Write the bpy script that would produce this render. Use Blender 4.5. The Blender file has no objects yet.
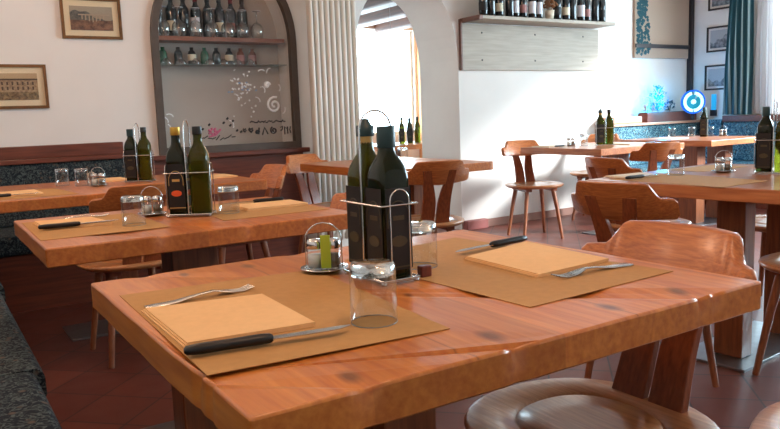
import bpy, math, random
from math import sin, cos, pi, radians as R
from mathutils import Vector, Matrix
random.seed(7)
sc = bpy.context.scene
col = sc.collection

# ------------------------------------------------------------------ helpers
class MB:
    def __init__(s): s.v=[]; s.f=[]; s.sm=[]
    def add(s, vs, fs, smooth=False):
        n=len(s.v); s.v += [tuple(v) for v in vs]; s.f += [tuple(i+n for i in f) for f in fs]; s.sm += [smooth]*len(fs); return s
    def box(s, x0,x1,y0,y1,z0,z1):
        v=[(x,y,z) for z in (z0,z1) for y in (y0,y1) for x in (x0,x1)]
        return s.add(v,[(0,2,3,1),(4,5,7,6),(0,1,5,4),(2,6,7,3),(0,4,6,2),(1,3,7,5)])
    def hexa(s, b, t):      # bottom quad, top quad (counter clockwise from above)
        return s.add(list(b)+list(t),[(3,2,1,0),(4,5,6,7),(0,1,5,4),(1,2,6,5),(2,3,7,6),(3,0,4,7)])
    def loft(s, rings, smooth=True, caps=True, closed=False):
        n=len(rings[0]); v=[p for r in rings for p in r]; f=[]
        m=len(rings)
        for i in range(m if closed else m-1):
            for j in range(n):
                a=i*n+j; b=i*n+(j+1)%n; i2=(i+1)%m
                f.append((a,b,i2*n+(j+1)%n,i2*n+j))
        s.add(v,f,smooth)
        if caps and not closed:
            s.add(rings[0],[tuple(range(n))[::-1]],False); s.add(rings[-1],[tuple(range(n))],False)
        return s
    def lathe(s, prof, cx=0, cy=0, n=24, caps=True):
        return s.loft([[(cx+r*cos(2*pi*k/n), cy+r*sin(2*pi*k/n), z) for k in range(n)] for r,z in prof],True,caps)
    def tube(s, pts, r, n=8, closed=False, r2=None):
        pts=[Vector(p) for p in pts]; m=len(pts); rings=[]
        up=None
        for i,p in enumerate(pts):
            if closed: d=pts[(i+1)%m]-pts[i-1]
            else: d=pts[min(i+1,m-1)]-pts[max(i-1,0)]
            d.normalize()
            if up is None:
                up=Vector((0,0,1)) if abs(d.z)<.9 else Vector((1,0,0))
            a=d.cross(up).normalized(); b=a.cross(d).normalized(); up=b
            rr = r if r2 is None else r+(r2-r)*i/(m-1)
            rings.append([p+a*rr*cos(2*pi*k/n)+b*rr*sin(2*pi*k/n) for k in range(n)])
        if closed:
            return s.loft(rings,True,False,True)
        return s.loft(rings,True,True)
    def prism(s, poly, z0, z1, smooth=False):
        return s.loft([[(x,y,z0) for x,y in poly],[(x,y,z1) for x,y in poly]],smooth,True)
    def xf(s, M):
        s.v=[tuple(M@Vector(v)) for v in s.v]; return s
    def build(s, name, mat, parent=None, bevel=0, loc=None, stuff=False):
        me=bpy.data.meshes.new(name); me.from_pydata(s.v,[],s.f); me.validate()
        for p,k in zip(me.polygons,s.sm): p.use_smooth=k
        if mat: me.materials.append(mat)
        import bmesh
        bm=bmesh.new(); bm.from_mesh(me); bmesh.ops.recalc_face_normals(bm,faces=bm.faces); bm.to_mesh(me); bm.free()
        o=bpy.data.objects.new(name,me); col.objects.link(o)
        if parent: o.parent=parent
        if loc: o.location=loc
        if bevel:
            b=o.modifiers.new('bevel','BEVEL'); b.width=bevel; b.segments=2; b.limit_method='ANGLE'
        if stuff: o['kind']='stuff'
        return o
def tag(o,label,cat,group=None):
    o['label']=label; o['category']=cat
    if group: o['group']=group
    return o
def thing(name,label,cat,loc=(0,0,0),rz=0,group=None):
    o=bpy.data.objects.new(name,None); col.objects.link(o); o.empty_display_size=.05
    o.location=loc; o.rotation_euler=(0,0,rz); return tag(o,label,cat,group)
def copy_tree(o,parent=None):
    c=o.copy(); col.objects.link(c); c.parent=parent
    for ch in list(o.children): copy_tree(ch,c)
    return c
def dup(o,loc,rz,label,group=None,scale=None):
    c=copy_tree(o); c.location=loc; c.rotation_euler=(0,0,rz); c['label']=label
    if group: c['group']=group
    if scale: c.scale=scale
    return c
def struct(name,mb,mat,bevel=0):
    o=mb.build(name,mat,None,bevel); o['kind']='structure'; return o
def rot(x,y,a): return (x*cos(a)-y*sin(a), x*sin(a)+y*cos(a))

# ------------------------------------------------------------------ materials
def srgb(c):
    return tuple(((x/255)/12.92 if x/255<=.04045 else ((x/255+.055)/1.055)**2.4) for x in c)+(1,)
def newmat(name):
    m=bpy.data.materials.new(name); m.use_nodes=True; nt=m.node_tree
    return m,nt,nt.nodes['Principled BSDF']
def plain(name,c,rough=.5,metal=0,emit=None,es=1,coat=0,spec=.5,noise=0,nscale=20,trans=0,ior=1.45):
    m,nt,b=newmat(name); C=srgb(c)
    b.inputs['Base Color'].default_value=C; b.inputs['Roughness'].default_value=rough; b.inputs['Metallic'].default_value=metal
    b.inputs['Coat Weight'].default_value=coat; b.inputs['Specular IOR Level'].default_value=spec
    b.inputs['Transmission Weight'].default_value=trans; b.inputs['IOR'].default_value=ior
    if emit: b.inputs['Emission Color'].default_value=srgb(emit); b.inputs['Emission Strength'].default_value=es
    if noise:
        tc=nt.nodes.new('ShaderNodeTexCoord'); n=nt.nodes.new('ShaderNodeTexNoise'); n.inputs['Scale'].default_value=nscale; n.inputs['Detail'].default_value=5
        r=nt.nodes.new('ShaderNodeValToRGB'); r.color_ramp.elements[0].color=tuple(x*(1-noise) for x in C[:3])+(1,); r.color_ramp.elements[1].color=tuple(min(1,x*(1+noise)) for x in C[:3])+(1,)
        r.color_ramp.elements[0].position=.3; r.color_ramp.elements[1].position=.7
        nt.links.new(tc.outputs['Object'],n.inputs['Vector']); nt.links.new(n.outputs['Fac'],r.inputs['Fac']); nt.links.new(r.outputs['Color'],b.inputs['Base Color'])
    return m
def wood(name,c1,c2,rough=.35,scale=1.0,axis=1,coat=.3,knots=(),seams=0,cx=0,cy=0):
    m,nt,b=newmat(name); N=nt.nodes.new; L=nt.links.new
    tc=N('ShaderNodeTexCoord'); mp=N('ShaderNodeMapping')
    s=[9*scale]*3; s[axis]=.7*scale; mp.inputs['Scale'].default_value=s
    L(tc.outputs['Object'],mp.inputs['Vector'])
    n1=N('ShaderNodeTexNoise'); n1.inputs['Scale'].default_value=1.2; n1.inputs['Detail'].default_value=3; n1.inputs['Distortion'].default_value=.8
    L(mp.outputs['Vector'],n1.inputs['Vector'])
    mu=N('ShaderNodeMath'); mu.operation='MULTIPLY'; mu.inputs[1].default_value=34; L(n1.outputs['Fac'],mu.inputs[0])
    si=N('ShaderNodeMath'); si.operation='SINE'; L(mu.outputs[0],si.inputs[0])
    n2=N('ShaderNodeTexNoise'); n2.inputs['Scale'].default_value=9; n2.inputs['Detail'].default_value=6; L(mp.outputs['Vector'],n2.inputs['Vector'])
    a=N('ShaderNodeMath'); a.operation='MULTIPLY_ADD'; a.inputs[1].default_value=.07; L(si.outputs[0],a.inputs[0]); L(n2.outputs['Fac'],a.inputs[2])
    r=N('ShaderNodeValToRGB'); r.color_ramp.elements[0].position=.25; r.color_ramp.elements[1].position=.75
    r.color_ramp.elements[0].color=srgb(c2); r.color_ramp.elements[1].color=srgb(c1)
    L(a.outputs[0],r.inputs['Fac']); out=r.outputs['Color']
    sp=N('ShaderNodeSeparateXYZ'); L(tc.outputs['Object'],sp.inputs[0])
    def mixdark(fac,out,c):
        mx=N('ShaderNodeMix'); mx.data_type='RGBA'; L(fac,mx.inputs[0]); L(out,mx.inputs[6]); mx.inputs[7].default_value=srgb(c); return mx.outputs[2]
    if seams:
        md=N('ShaderNodeMath'); md.operation='PINGPONG'; md.inputs[1].default_value=seams/2; L(sp.outputs[0],md.inputs[0])
        rr=N('ShaderNodeMapRange'); rr.inputs[1].default_value=0; rr.inputs[2].default_value=.0025; rr.inputs[3].default_value=.55; rr.inputs[4].default_value=0; L(md.outputs[0],rr.inputs[0])
        gn_=N('ShaderNodeNewGeometry'); sn=N('ShaderNodeSeparateXYZ'); L(gn_.outputs['Normal'],sn.inputs[0]); gt=N('ShaderNodeMath'); gt.operation='GREATER_THAN'; gt.inputs[1].default_value=.5; L(sn.outputs[2],gt.inputs[0])
        mm=N('ShaderNodeMath'); mm.operation='MULTIPLY'; L(rr.outputs[0],mm.inputs[0]); L(gt.outputs[0],mm.inputs[1])
        out=mixdark(mm.outputs[0],out,tuple(int(x*.6) for x in c2))
        # each plank a little different in tone
        dv=N('ShaderNodeMath'); dv.operation='MULTIPLY_ADD'; dv.inputs[1].default_value=1/seams; dv.inputs[2].default_value=.5; L(sp.outputs[0],dv.inputs[0])
        fl=N('ShaderNodeMath'); fl.operation='FLOOR'; L(dv.outputs[0],fl.inputs[0])
        wn=N('ShaderNodeTexWhiteNoise'); wn.noise_dimensions='1D'; L(fl.outputs[0],wn.inputs['W'])
        hs=N('ShaderNodeHueSaturation'); vr=N('ShaderNodeMapRange'); vr.inputs[3].default_value=.86; vr.inputs[4].default_value=1.12
        L(wn.outputs['Value'],vr.inputs[0]); L(vr.outputs[0],hs.inputs['Value']); L(out,hs.inputs['Color']); out=hs.outputs['Color']
    for (kx,ky,kr) in knots:
        vm=N('ShaderNodeVectorMath'); vm.operation='SUBTRACT'; vm.inputs[1].default_value=(kx,ky,0); L(tc.outputs['Object'],vm.inputs[0])
        ml=N('ShaderNodeVectorMath'); ml.operation='MULTIPLY'; ml.inputs[1].default_value=(1,.6,0); L(vm.outputs[0],ml.inputs[0])
        ln=N('ShaderNodeVectorMath'); ln.operation='LENGTH'; L(ml.outputs[0],ln.inputs[0])
        rr=N('ShaderNodeMapRange'); rr.inputs[1].default_value=kr*.3; rr.inputs[2].default_value=kr; rr.inputs[3].default_value=.75; rr.inputs[4].default_value=0; L(ln.outputs['Value'],rr.inputs[0])
        out=mixdark(rr.outputs[0],out,(88,48,30))
    L(out,b.inputs['Base Color'])
    b.inputs['Roughness'].default_value=rough; b.inputs['Coat Weight'].default_value=coat; b.inputs['Coat Roughness'].default_value=.18
    bp=N('ShaderNodeBump'); bp.inputs['Strength'].default_value=.12; bp.inputs['Distance'].default_value=.004; L(a.outputs[0],bp.inputs['Height']); L(bp.outputs[0],b.inputs['Normal'])
    return m
W_T1=wood('table_wood_near',(214,134,58),(184,98,38),.38,1.0,1,.25,knots=((.145,.05,.016),(.37,.06,.02),(.60,.055,.018),(.765,.055,.016),(.30,.745,.018),(.17,.76,.012),(.42,.33,.009)),seams=.30)
W_T=wood('table_wood',(208,126,58),(176,90,38),.36,1.0,1,.25,seams=.28)
W_TX=wood('table_wood_pale',(204,132,84),(172,98,60),.3,1.0,1,.35,seams=.26)
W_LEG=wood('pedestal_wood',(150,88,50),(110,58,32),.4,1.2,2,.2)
W_CH=wood('chair_wood',(204,142,92),(172,108,64),.32,1.6,0,.3)
W_CHB=wood('chair_back_wood',(206,128,70),(164,88,46),.32,2.2,0,.3)
W_CHD=wood('chair_stay_wood',(150,80,46),(112,54,30),.35,1.6,2,.3)
W_LEGC=wood('chair_leg_wood',(160,98,62),(120,66,40),.35,2,2,.3)
W_RED=wood('panel_red_wood',(118,56,36),(82,36,22),.4,.9,0,.2)
W_REDF=wood('bench_base_wood',(140,66,40),(100,44,28),.45,.8,0,.1)
W_SHELF=wood('shelf_grey_wood',(176,160,142),(150,136,120),.55,.7,0,0)
W_SHELFD=wood('shelf_brown_edge',(120,80,64),(96,62,50),.5,.7,0,0)
W_PALE=wood('pale_capping_wood',(222,170,140),(200,146,118),.45,.7,0,0)
W_BEAM=wood('beam_wood',(96,50,26),(58,28,14),.6,.6,1,0)
M_CHROME=plain('chrome',(205,205,205),.18,1)
M_STEEL=plain('brushed_steel',(150,152,155),.32,1,noise=.1,nscale=30)
M_BLADE=plain('knife_steel',(200,200,198),.25,1)
M_BLACK=plain('black_plastic',(22,20,20),.4)
M_PAPER=plain('brown_placemat_paper',(188,140,86),.75,noise=.05,nscale=60,spec=.2)
M_NAP=plain('napkin_paper',(238,192,138),.85,noise=.03,nscale=80,spec=.1)
M_NAPW=plain('white_napkin_paper',(235,215,190),.85,noise=.03,nscale=80,spec=.1)
M_WALL=plain('cream_plaster',(228,222,216),.9,noise=.025,nscale=3,spec=.2)
M_WALLO=plain('orange_plaster',(236,170,120),.9,noise=.05,nscale=3,spec=.2)
M_CEIL=plain('white_ceiling_plaster',(235,228,220),.95,spec=.1)
M_RAD=plain('white_enamel',(232,226,214),.35)
M_MAT=plain('picture_mount',(236,216,180),.8)
M_FRAME=plain('dark_gold_frame',(110,76,44),.35,.4,noise=.2,nscale=30)
M_FRAMEB=plain('black_brown_frame',(52,44,44),.45)
M_FRAMEG=plain('dark_grey_niche_frame',(84,72,64),.5,noise=.1,nscale=20)
M_GREY=plain('grey_niche_back',(186,176,166),.5,noise=.06,nscale=2)
M_WHITE=plain('white_paint_decal',(240,240,240),.6)
M_INK=plain('dark_paint_decal',(40,38,42),.6)
M_PINK=plain('pink_paint_decal',(206,110,140),.6)
M_BLUEP=plain('blue_paint_decal',(150,175,205),.6)
M_SALT=plain('salt_grains',(240,238,230),.8)
M_PEP=plain('pepper_grains',(120,96,70),.8)
M_LIME=plain('lime_green_packet',(186,206,60),.5)
M_CAPBLK=plain('black_bottle_cap',(38,42,44),.4)
M_CAPTEAL=plain('dark_teal_bottle_cap',(30,58,62),.4)
M_CAPGOLD=plain('gold_bottle_cap',(204,164,70),.3,.6)
M_LAB=plain('black_bottle_label',(28,22,20),.5)
M_LABG=plain('gold_label_print',(196,160,90),.45)
M_LABD=plain('dull_gold_label_print',(74,62,40),.5)
M_LABO=plain('orange_label_print',(226,90,40),.5)
M_LABW=plain('cream_bottle_label',(226,216,190),.6)
M_LABP=plain('rose_bottle_label',(170,120,116),.6)
M_CAPRED=plain('red_foil_cap',(110,24,28),.3,.4)
M_CREAM=plain('cream_flower_pot',(226,208,184),.6)
M_DRY=plain('dried_flowers',(150,104,70),.9)
M_TERRA=plain('planter_wood',(110,60,48),.6,noise=.1)
M_SPK=plain('speckle_white',(230,232,240),.5)
M_LED=plain('white_led',(225,255,255),.4,emit=(190,252,255),es=1.1)
M_LEDB=plain('blue_led',(10,60,160),.4,emit=(0,120,255),es=.7)
M_LEDC=plain('cyan_led',(10,120,140),.4,emit=(0,190,205),es=.35)
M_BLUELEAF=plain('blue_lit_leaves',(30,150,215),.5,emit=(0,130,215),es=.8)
M_DARK=plain('dark_panel',(38,36,42),.5)
M_BOOTH=plain('red_brown_block',(150,84,78),.5)
def glassmat(name,c,rough=0,ior=1.45):
    m=bpy.data.materials.new(name); m.use_nodes=True; nt=m.node_tree; nt.nodes.clear()
    o=nt.nodes.new('ShaderNodeOutputMaterial'); g=nt.nodes.new('ShaderNodeBsdfGlass'); g.inputs['Color'].default_value=srgb(c); g.inputs['Roughness'].default_value=rough; g.inputs['IOR'].default_value=ior
    nt.links.new(g.outputs[0],o.inputs[0]); return m
def thinglass(name,tint=(255,255,255),refl=.12):
    m=bpy.data.materials.new(name); m.use_nodes=True; nt=m.node_tree; nt.nodes.clear(); N=nt.nodes.new
    o=N('ShaderNodeOutputMaterial'); t=N('ShaderNodeBsdfTransparent'); t.inputs[0].default_value=srgb(tint)
    g=N('ShaderNodeBsdfGlossy'); g.inputs['Roughness'].default_value=.03
    lw=N('ShaderNodeLayerWeight'); lw.inputs[0].default_value=.28
    mr=N('ShaderNodeMapRange'); mr.inputs[3].default_value=refl*.3; mr.inputs[4].default_value=min(.8,refl*3); nt.links.new(lw.outputs['Facing'],mr.inputs[0])
    mx=N('ShaderNodeMixShader'); nt.links.new(mr.outputs[0],mx.inputs[0]); nt.links.new(t.outputs[0],mx.inputs[1]); nt.links.new(g.outputs[0],mx.inputs[2]); nt.links.new(mx.outputs[0],o.inputs[0])
    return m
G_CLEAR=glassmat('clear_glass',(250,252,252))
G_THIN=thinglass('thin_clear_glass',(246,248,248),.22)
G_GOB=thinglass('goblet_glass',(236,238,236),.5)
G_PANE=thinglass('window_pane_glass',(252,252,252),.05)
G_OLIVE=plain('olive_glass',(78,80,14),.05,trans=.55,ior=1.25,coat=.15)
G_DARK=plain('dark_green_glass',(30,38,12),.06,trans=.45,ior=1.3,coat=.15)
G_WINE=plain('wine_bottle_glass',(26,34,38),.1,coat=.5)
G_GREENB=plain('green_bottle_glass',(30,90,60),.12,coat=.5)

def floral():
    m,nt,b=newmat('floral_tapestry_fabric'); N=nt.nodes.new; L=nt.links.new
    tc=N('ShaderNodeTexCoord'); v=N('ShaderNodeTexVoronoi'); v.inputs['Scale'].default_value=26; L(tc.outputs['Object'],v.inputs['Vector'])
    n=N('ShaderNodeTexNoise'); n.inputs['Scale'].default_value=46; n.inputs['Detail'].default_value=4; n.inputs['Distortion'].default_value=2.5; L(tc.outputs['Object'],n.inputs['Vector'])
    r=N('ShaderNodeValToRGB'); e=r.color_ramp.elements; e[0].position=.47; e[0].color=srgb((34,38,44)); e[1].position=.60; e[1].color=srgb((84,92,90))
    L(n.outputs['Fac'],r.inputs['Fac'])
    r2=N('ShaderNodeValToRGB'); e=r2.color_ramp.elements; e[0].position=.12; e[0].color=(1,1,1,1); e[1].position=.26; e[1].color=(0,0,0,1)
    L(v.outputs['Distance'],r2.inputs['Fac'])
    mx=N('ShaderNodeMix'); mx.data_type='RGBA'; L(r2.outputs['Color'],mx.inputs[0]); L(r.outputs['Color'],mx.inputs[6]); mx.inputs[7].default_value=srgb((96,82,72))
    L(mx.outputs[2],b.inputs['Base Color']); b.inputs['Roughness'].default_value=.95; b.inputs['Specular IOR Level'].default_value=.15
    return m
M_FLORAL=floral()
M_FLORALB=floral(); 
for nd in M_FLORALB.node_tree.nodes:
    if nd.type=='VALTORGB' and nd.color_ramp.elements[0].position>.4:
        nd.color_ramp.elements[0].color=srgb((30,70,92)); nd.color_ramp.elements[1].color=srgb((130,170,178))
M_FLORALB.name='blue_floral_fabric'
def tilemat():
    m,nt,b=newmat('terracotta_tiles'); N=nt.nodes.new; L=nt.links.new
    tc=N('ShaderNodeTexCoord'); mp=N('ShaderNodeMapping'); mp.inputs['Rotation'].default_value=(0,0,R(45)); L(tc.outputs['Object'],mp.inputs['Vector'])
    br=N('ShaderNodeTexBrick'); br.offset=0; br.squash=1; br.inputs['Scale'].default_value=1; br.inputs['Brick Width'].default_value=.245; br.inputs['Row Height'].default_value=.245
    br.inputs['Mortar Size'].default_value=.004; br.inputs['Mortar Smooth'].default_value=.3; br.inputs['Bias'].default_value=0
    br.inputs['Color1'].default_value=srgb((116,58,42)); br.inputs['Color2'].default_value=srgb((96,46,36)); br.inputs['Mortar'].default_value=srgb((52,34,30))
    L(mp.outputs['Vector'],br.inputs['Vector'])
    n=N('ShaderNodeTexNoise'); n.inputs['Scale'].default_value=6; n.inputs['Detail'].default_value=5; L(tc.outputs['Object'],n.inputs['Vector'])
    mx=N('ShaderNodeMix'); mx.data_type='RGBA'; mx.blend_type='MULTIPLY'; mx.inputs[0].default_value=.5; L(br.outputs['Color'],mx.inputs[6]); L(n.outputs['Color'],mx.inputs[7])
    L(br.outputs['Color'],b.inputs['Base Color'])
    rr=N('ShaderNodeMapRange'); rr.inputs[3].default_value=.28; rr.inputs[4].default_value=.5; L(n.outputs['Fac'],rr.inputs[0]); L(rr.outputs[0],b.inputs['Roughness'])
    bp=N('ShaderNodeBump'); bp.inputs['Strength'].default_value=.25; bp.inputs['Distance'].default_value=.004; L(n.outputs['Fac'],bp.inputs['Height']); L(bp.outputs[0],b.inputs['Normal'])
    return m
def stripes(name,c1,c2,freq,axis=1,tr=0):
    m,nt,b=newmat(name); N=nt.nodes.new; L=nt.links.new
    uv=N('ShaderNodeTexCoord'); sp=N('ShaderNodeSeparateXYZ'); L(uv.outputs['Object'],sp.inputs[0])
    mu=N('ShaderNodeMath'); mu.operation='MULTIPLY'; mu.inputs[1].default_value=freq; L(sp.outputs[axis],mu.inputs[0])
    fr=N('ShaderNodeMath'); fr.operation='FRACT'; L(mu.outputs[0],fr.inputs[0])
    r=N('ShaderNodeValToRGB'); r.color_ramp.interpolation='CONSTANT'; e=r.color_ramp.elements; e[0].color=srgb(c1); e[1].position=.8; e[1].color=srgb(c2)
    L(fr.outputs[0],r.inputs['Fac']); L(r.outputs['Color'],b.inputs['Base Color']); b.inputs['Roughness'].default_value=.9
    return m
def printmat(name,dark,light,scale,sky=None):
    m,nt,b=newmat(name); N=nt.nodes.new; L=nt.links.new
    tc=N('ShaderNodeTexCoord'); n=N('ShaderNodeTexNoise'); n.inputs['Scale'].default_value=scale; n.inputs['Detail'].default_value=8; L(tc.outputs['Object'],n.inputs['Vector'])
    r=N('ShaderNodeValToRGB'); e=r.color_ramp.elements; e[0].position=.38; e[0].color=srgb(dark); e[1].position=.62; e[1].color=srgb(light); L(n.outputs['Fac'],r.inputs['Fac'])
    L(r.outputs['Color'],b.inputs['Base Color']); b.inputs['Roughness'].default_value=.3; return m

# ------------------------------------------------------------------ the room
WY,WB,WX,CZ=5.17,5.76,7.42,2.65
XL,YF=-.40,-2.4
struct('floor',MB().box(XL-.2,9.0,YF-.2,10.2,-.1,0),tilemat())
struct('ceiling',MB().box(XL-.2,WX+.2,YF-.2,WB,CZ,CZ+.1),M_CEIL)
struct('wall_left',MB().box(XL-.2,XL,YF-.2,WB,0,CZ),M_WALL)
struct('wall_front',MB().box(XL,WX+.2,YF-.2,YF,0,CZ),M_WALL)
def arch_z(x):      # doorway arch
    t=min(1,abs((x-3.563)/.532)); return 1.36+.78*(1-t**2.6)**(1/2.6)
def niche_z(x):     # arched niche opening
    t=min(1,abs((x-1.965)/.50)); return 1.62+.56*(1-t**2.2)**(1/2.2)
wb=MB()
wb.box(XL,1.465,WY,WB,0,CZ)
N=28
xs=[1.965-.5*cos(pi*i/N) for i in range(N+1)]
wb.box(xs[0],xs[-1],WY,5.40,0,.86); wb.box(xs[0],xs[-1],5.40,WB,0,CZ)
for a,b in zip(xs,xs[1:]):
    za,zb=niche_z(a),niche_z(b)
    wb.hexa([(a,WY,za),(b,WY,zb),(b,5.40,zb),(a,5.40,za)],[(a,WY,CZ),(b,WY,CZ),(b,5.40,CZ),(a,5.40,CZ)])
wb.box(xs[-1],3.031,WY,WB,0,CZ)
xs=[3.563-.532*cos(pi*i/N) for i in range(N+1)]
for a,b in zip(xs,xs[1:]):
    za,zb=arch_z(a),arch_z(b)
    wb.hexa([(a,WY,za),(b,WY,zb),(b,WB,zb),(a,WB,za)],[(a,WY,CZ),(b,WY,CZ),(b,WB,CZ),(a,WB,CZ)])
wb.box(xs[-1],WX+.2,WY,WB,0,CZ)
struct('wall_back',wb,M_WALL)
# right wall with one long window opening
y0,y1,z0,z1=-.6,4.12,.93,2.45
wr=MB(); wr.box(WX,WX+.2,YF,y0,0,CZ); wr.box(WX,WX+.2,y1,WY,0,CZ); wr.box(WX,WX+.2,y0,y1,0,z0); wr.box(WX,WX+.2,y0,y1,z1,CZ)
struct('wall_right',wr,M_WALL)
wf=MB()
for yy in (y0,.6,1.85,3.05,y1-.05): wf.box(WX+.06,WX+.12,yy,yy+.05,z0,z1)
wf.box(WX+.06,WX+.12,y0,y1,z0,z0+.05); wf.box(WX+.06,WX+.12,y0,y1,z1-.05,z1)
win=struct('window_1',wf,M_RAD)
pn=MB().box(WX+.088,WX+.092,y0,y1,z0,z1).build('pane',G_PANE,win)
struct('baseboard_back',MB().box(4.095,WX,WY-.012,WY,0,.07),plain('skirting',(150,110,96),.6))
struct('trim_1',MB().box(7.35,7.40,WY-.05,WY,0.9,CZ),M_FRAMEB)
# neighbouring room beyond the arch
struct('wall_far_left',MB().box(2.0,2.2,WB,10.2,0,CZ),M_WALL)
struct('wall_far_right',MB().box(7.05,7.25,WB,10.2,0,CZ),M_WALLO)
fb=MB(); fb.box(2.2,2.8,10,10.2,0,CZ); fb.box(7.0,7.05,10,10.2,0,CZ); fb.box(2.8,7.0,10,10.2,0,.75); fb.box(2.8,7.0,10,10.2,2.42,CZ)
struct('wall_far_end',fb,M_WALL)
struct('ceiling_far_room',MB().box(2.0,7.25,WB,10.2,CZ,CZ+.1),W_BEAM)
wf=MB(); 
for xx in (2.8,6.95): wf.box(xx,xx+.05,10.05,10.1,.75,2.42)
wf.box(2.8,7.0,10.05,10.1,.75,.8)
win2=struct('window_2',wf,M_RAD)
MB().box(2.8,7.0,10.073,10.077,.75,2.42).build('pane',G_PANE,win2)
for i,x in enumerate((3.1,3.95,4.8,5.5,6.25)):
    o=MB().box(x,x+.22,WB,10.0,2.36,CZ).build('ceiling_beam',W_BEAM,None,.02); o['kind']='structure'

# wainscot under the niche and wooden sill
wn=MB().box(1.22,2.52,WY-.03,WY,0,.80).build('trim_2',W_RED,None,.003); wn['kind']='structure'
sl=MB().box(1.36,2.56,WY-.075,WY,.80,.835).build('trim_3',W_RED,None,.006); sl['kind']='structure'
# niche frame following the arch
def archpath(cx,a,zs,h,e,z0,n=28):
    pts=[(cx-a,z0)]
    pts+= [(cx-a*cos(pi*i/n), zs+h*(max(0,1-abs(cos(pi*i/n))**e))**(1/e)) for i in range(n+1)]
    pts+=[(cx+a,z0)]; return pts
outer=archpath(1.965,.545,1.62,.605,2.2,.835); inner=archpath(1.965,.495,1.62,.555,2.2,.885)
fm=MB(); n=len(outer)
v=[(x,WY-.03,z) for x,z in outer]+[(x,WY-.03,z) for x,z in inner]+[(x,WY+.02,z) for x,z in outer]+[(x,WY+.02,z) for x,z in inner]
f=[]
for i in range(n):
    j=(i+1)%n
    f+=[(i,j,n+j,n+i),(2*n+j,2*n+i,3*n+i,3*n+j),(n+i,n+j,3*n+j,3*n+i),(j,i,2*n+i,2*n+j)]
fm.add(v,f)
niche=bpy.data.objects.new('window_3',None); col.objects.link(niche)
niche['kind']='structure'
fm.build('frame',M_FRAMEG,niche)
p=[(x,z) for x,z in inner]
pm=MB().loft([[(x,WY+.012,z) for x,z in p],[(x,WY+.015,z) for x,z in p]],False,True).build('pane',G_PANE,niche)
MB().box(1.466,2.464,5.385,5.399,.861,2.0).build('back_panel',M_GREY,niche)
def shelfthing(name,lab,z0,z1,mat,y0=WY+.03,y1=5.385,x0=1.47,x1=2.46):
    return tag(MB().box(x0,x1,y0,y1,z0,z1).build(name,mat,None,.002),lab,'shelf')
shelfthing('niche_shelf','brown wooden shelf inside the arched wall niche holding upturned wine glasses',1.632,1.662,wood('niche_shelf_wood',(150,90,62),(116,66,46),.5,.8,0,0),x1=2.44)
shelfthing('glass_shelf','thin glass shelf in the wall niche under the wooden shelf',1.466,1.472,thinglass('green_glass_shelf',(225,235,230),.3),y0=WY+.05)
# painted decorations on the pane (raised paint strokes)
dy=WY+.006
def stroke(mb,pts,r=.003): mb.tube([(x,dy,z) for x,z in pts],r*1.5,5)
def spiral(cx,cz,r0,turns,n=22,ph=0,sg=1): return [(cx+sg*r0*(1-i/n*.85)*cos(ph+turns*2*pi*i/n), cz+r0*(1-i/n*.85)*sin(ph+turns*2*pi*i/n)) for i in range(n+1)]
dm=MB()
for k in range(46):
    x=random.gauss(2.08,.055); z=random.gauss(1.26,.10); stroke(dm,[(x,z),(x+random.uniform(-.014,.014),z+.01)],random.uniform(.002,.006))
stroke(dm,spiral(2.315,1.165,.062,1.6,ph=1.2),.006); stroke(dm,spiral(2.265,1.315,.022,1.2),.008)
for (cx,cz,a) in ((2.24,1.26,.9),(2.2,1.19,1.3),(2.36,1.27,.6),(2.38,1.10,.2),(2.25,1.42,2.2),(1.50,1.06,1.2),(1.54,1.10,1.8),(1.51,1.0,.8),(2.3,1.44,3),(1.98,1.02,1.2)):
    stroke(dm,[(cx+.05*t*cos(a+t),cz+.05*t*sin(a+t)) for t in [k/5 for k in range(6)]],.003)
dm.build('white_decoration',M_WHITE,niche)
dm=MB()
for k in range(10):
    x=random.gauss(2.03,.05); z=random.gauss(1.31,.03); stroke(dm,[(x,z),(x+.014,z+.004)],.004)
dm.build('blue_decoration',M_BLUEP,niche)
dm=MB()
for k in range(7):
    a=k*.9; stroke(dm,[(1.82+.012*cos(a),.985+.012*sin(a)),(1.82+.035*cos(a),.985+.03*sin(a))],.006)
stroke(dm,[(1.79,.95),(1.84,.96),(1.88,1.0)],.005)
dm.build('pink_flower',M_PINK,niche)
dm=MB()    # leafy scroll and handwriting along the foot of the pane
for k in range(9):
    x=1.72+.03*k; stroke(dm,[(x,.93+.01*sin(k)),(x+.03,.945+.012*sin(k*2))],.0025)
for (x,z) in ((1.74,1.0),(1.79,1.03),(1.90,1.04),(1.93,1.07),(1.95,1.02),(1.97,1.05),(2.0,.98),(2.03,.97)):
    stroke(dm,[(x,z),(x+.012,z+.012)],.005)
for k in range(16):
    x=2.11+.018*k; stroke(dm,[(x,1.04+.006*sin(k*1.7)),(x+.018,1.045+.008*sin(k*2.3+1))],.003)
# heart, e, l, A, O, Q, M, ( as on the pane
hx=2.115; stroke(dm,[(hx-.015,.985),(hx-.012,.998),(hx,.99),(hx+.012,.998),(hx+.015,.985),(hx,.968),(hx-.015,.985)],.005)
hx=2.065; stroke(dm,[(hx-.012,.985),(hx-.01,.996),(hx,.988),(hx+.01,.996),(hx+.012,.985),(hx,.972),(hx-.012,.985)],.004)
stroke(dm,spiral(2.165,.965,.018,1.1,ph=0),.004); stroke(dm,[(2.15,.965),(2.185,.97)],.004)
stroke(dm,[(2.175,.95),(2.182,1.0)],.004)
stroke(dm,[(2.205,.945),(2.225,1.0),(2.25,.95)],.004)
stroke(dm,spiral(2.30,.975,.028,1.5,ph=2),.0045)
stroke(dm,[(2.355,.995),(2.375,1.005),(2.37,.98),(2.355,.97)],.003)
stroke(dm,[(2.39,.94),(2.39,1.0),(2.405,.985),(2.415,1.0),(2.415,.945)],.003)
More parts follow.
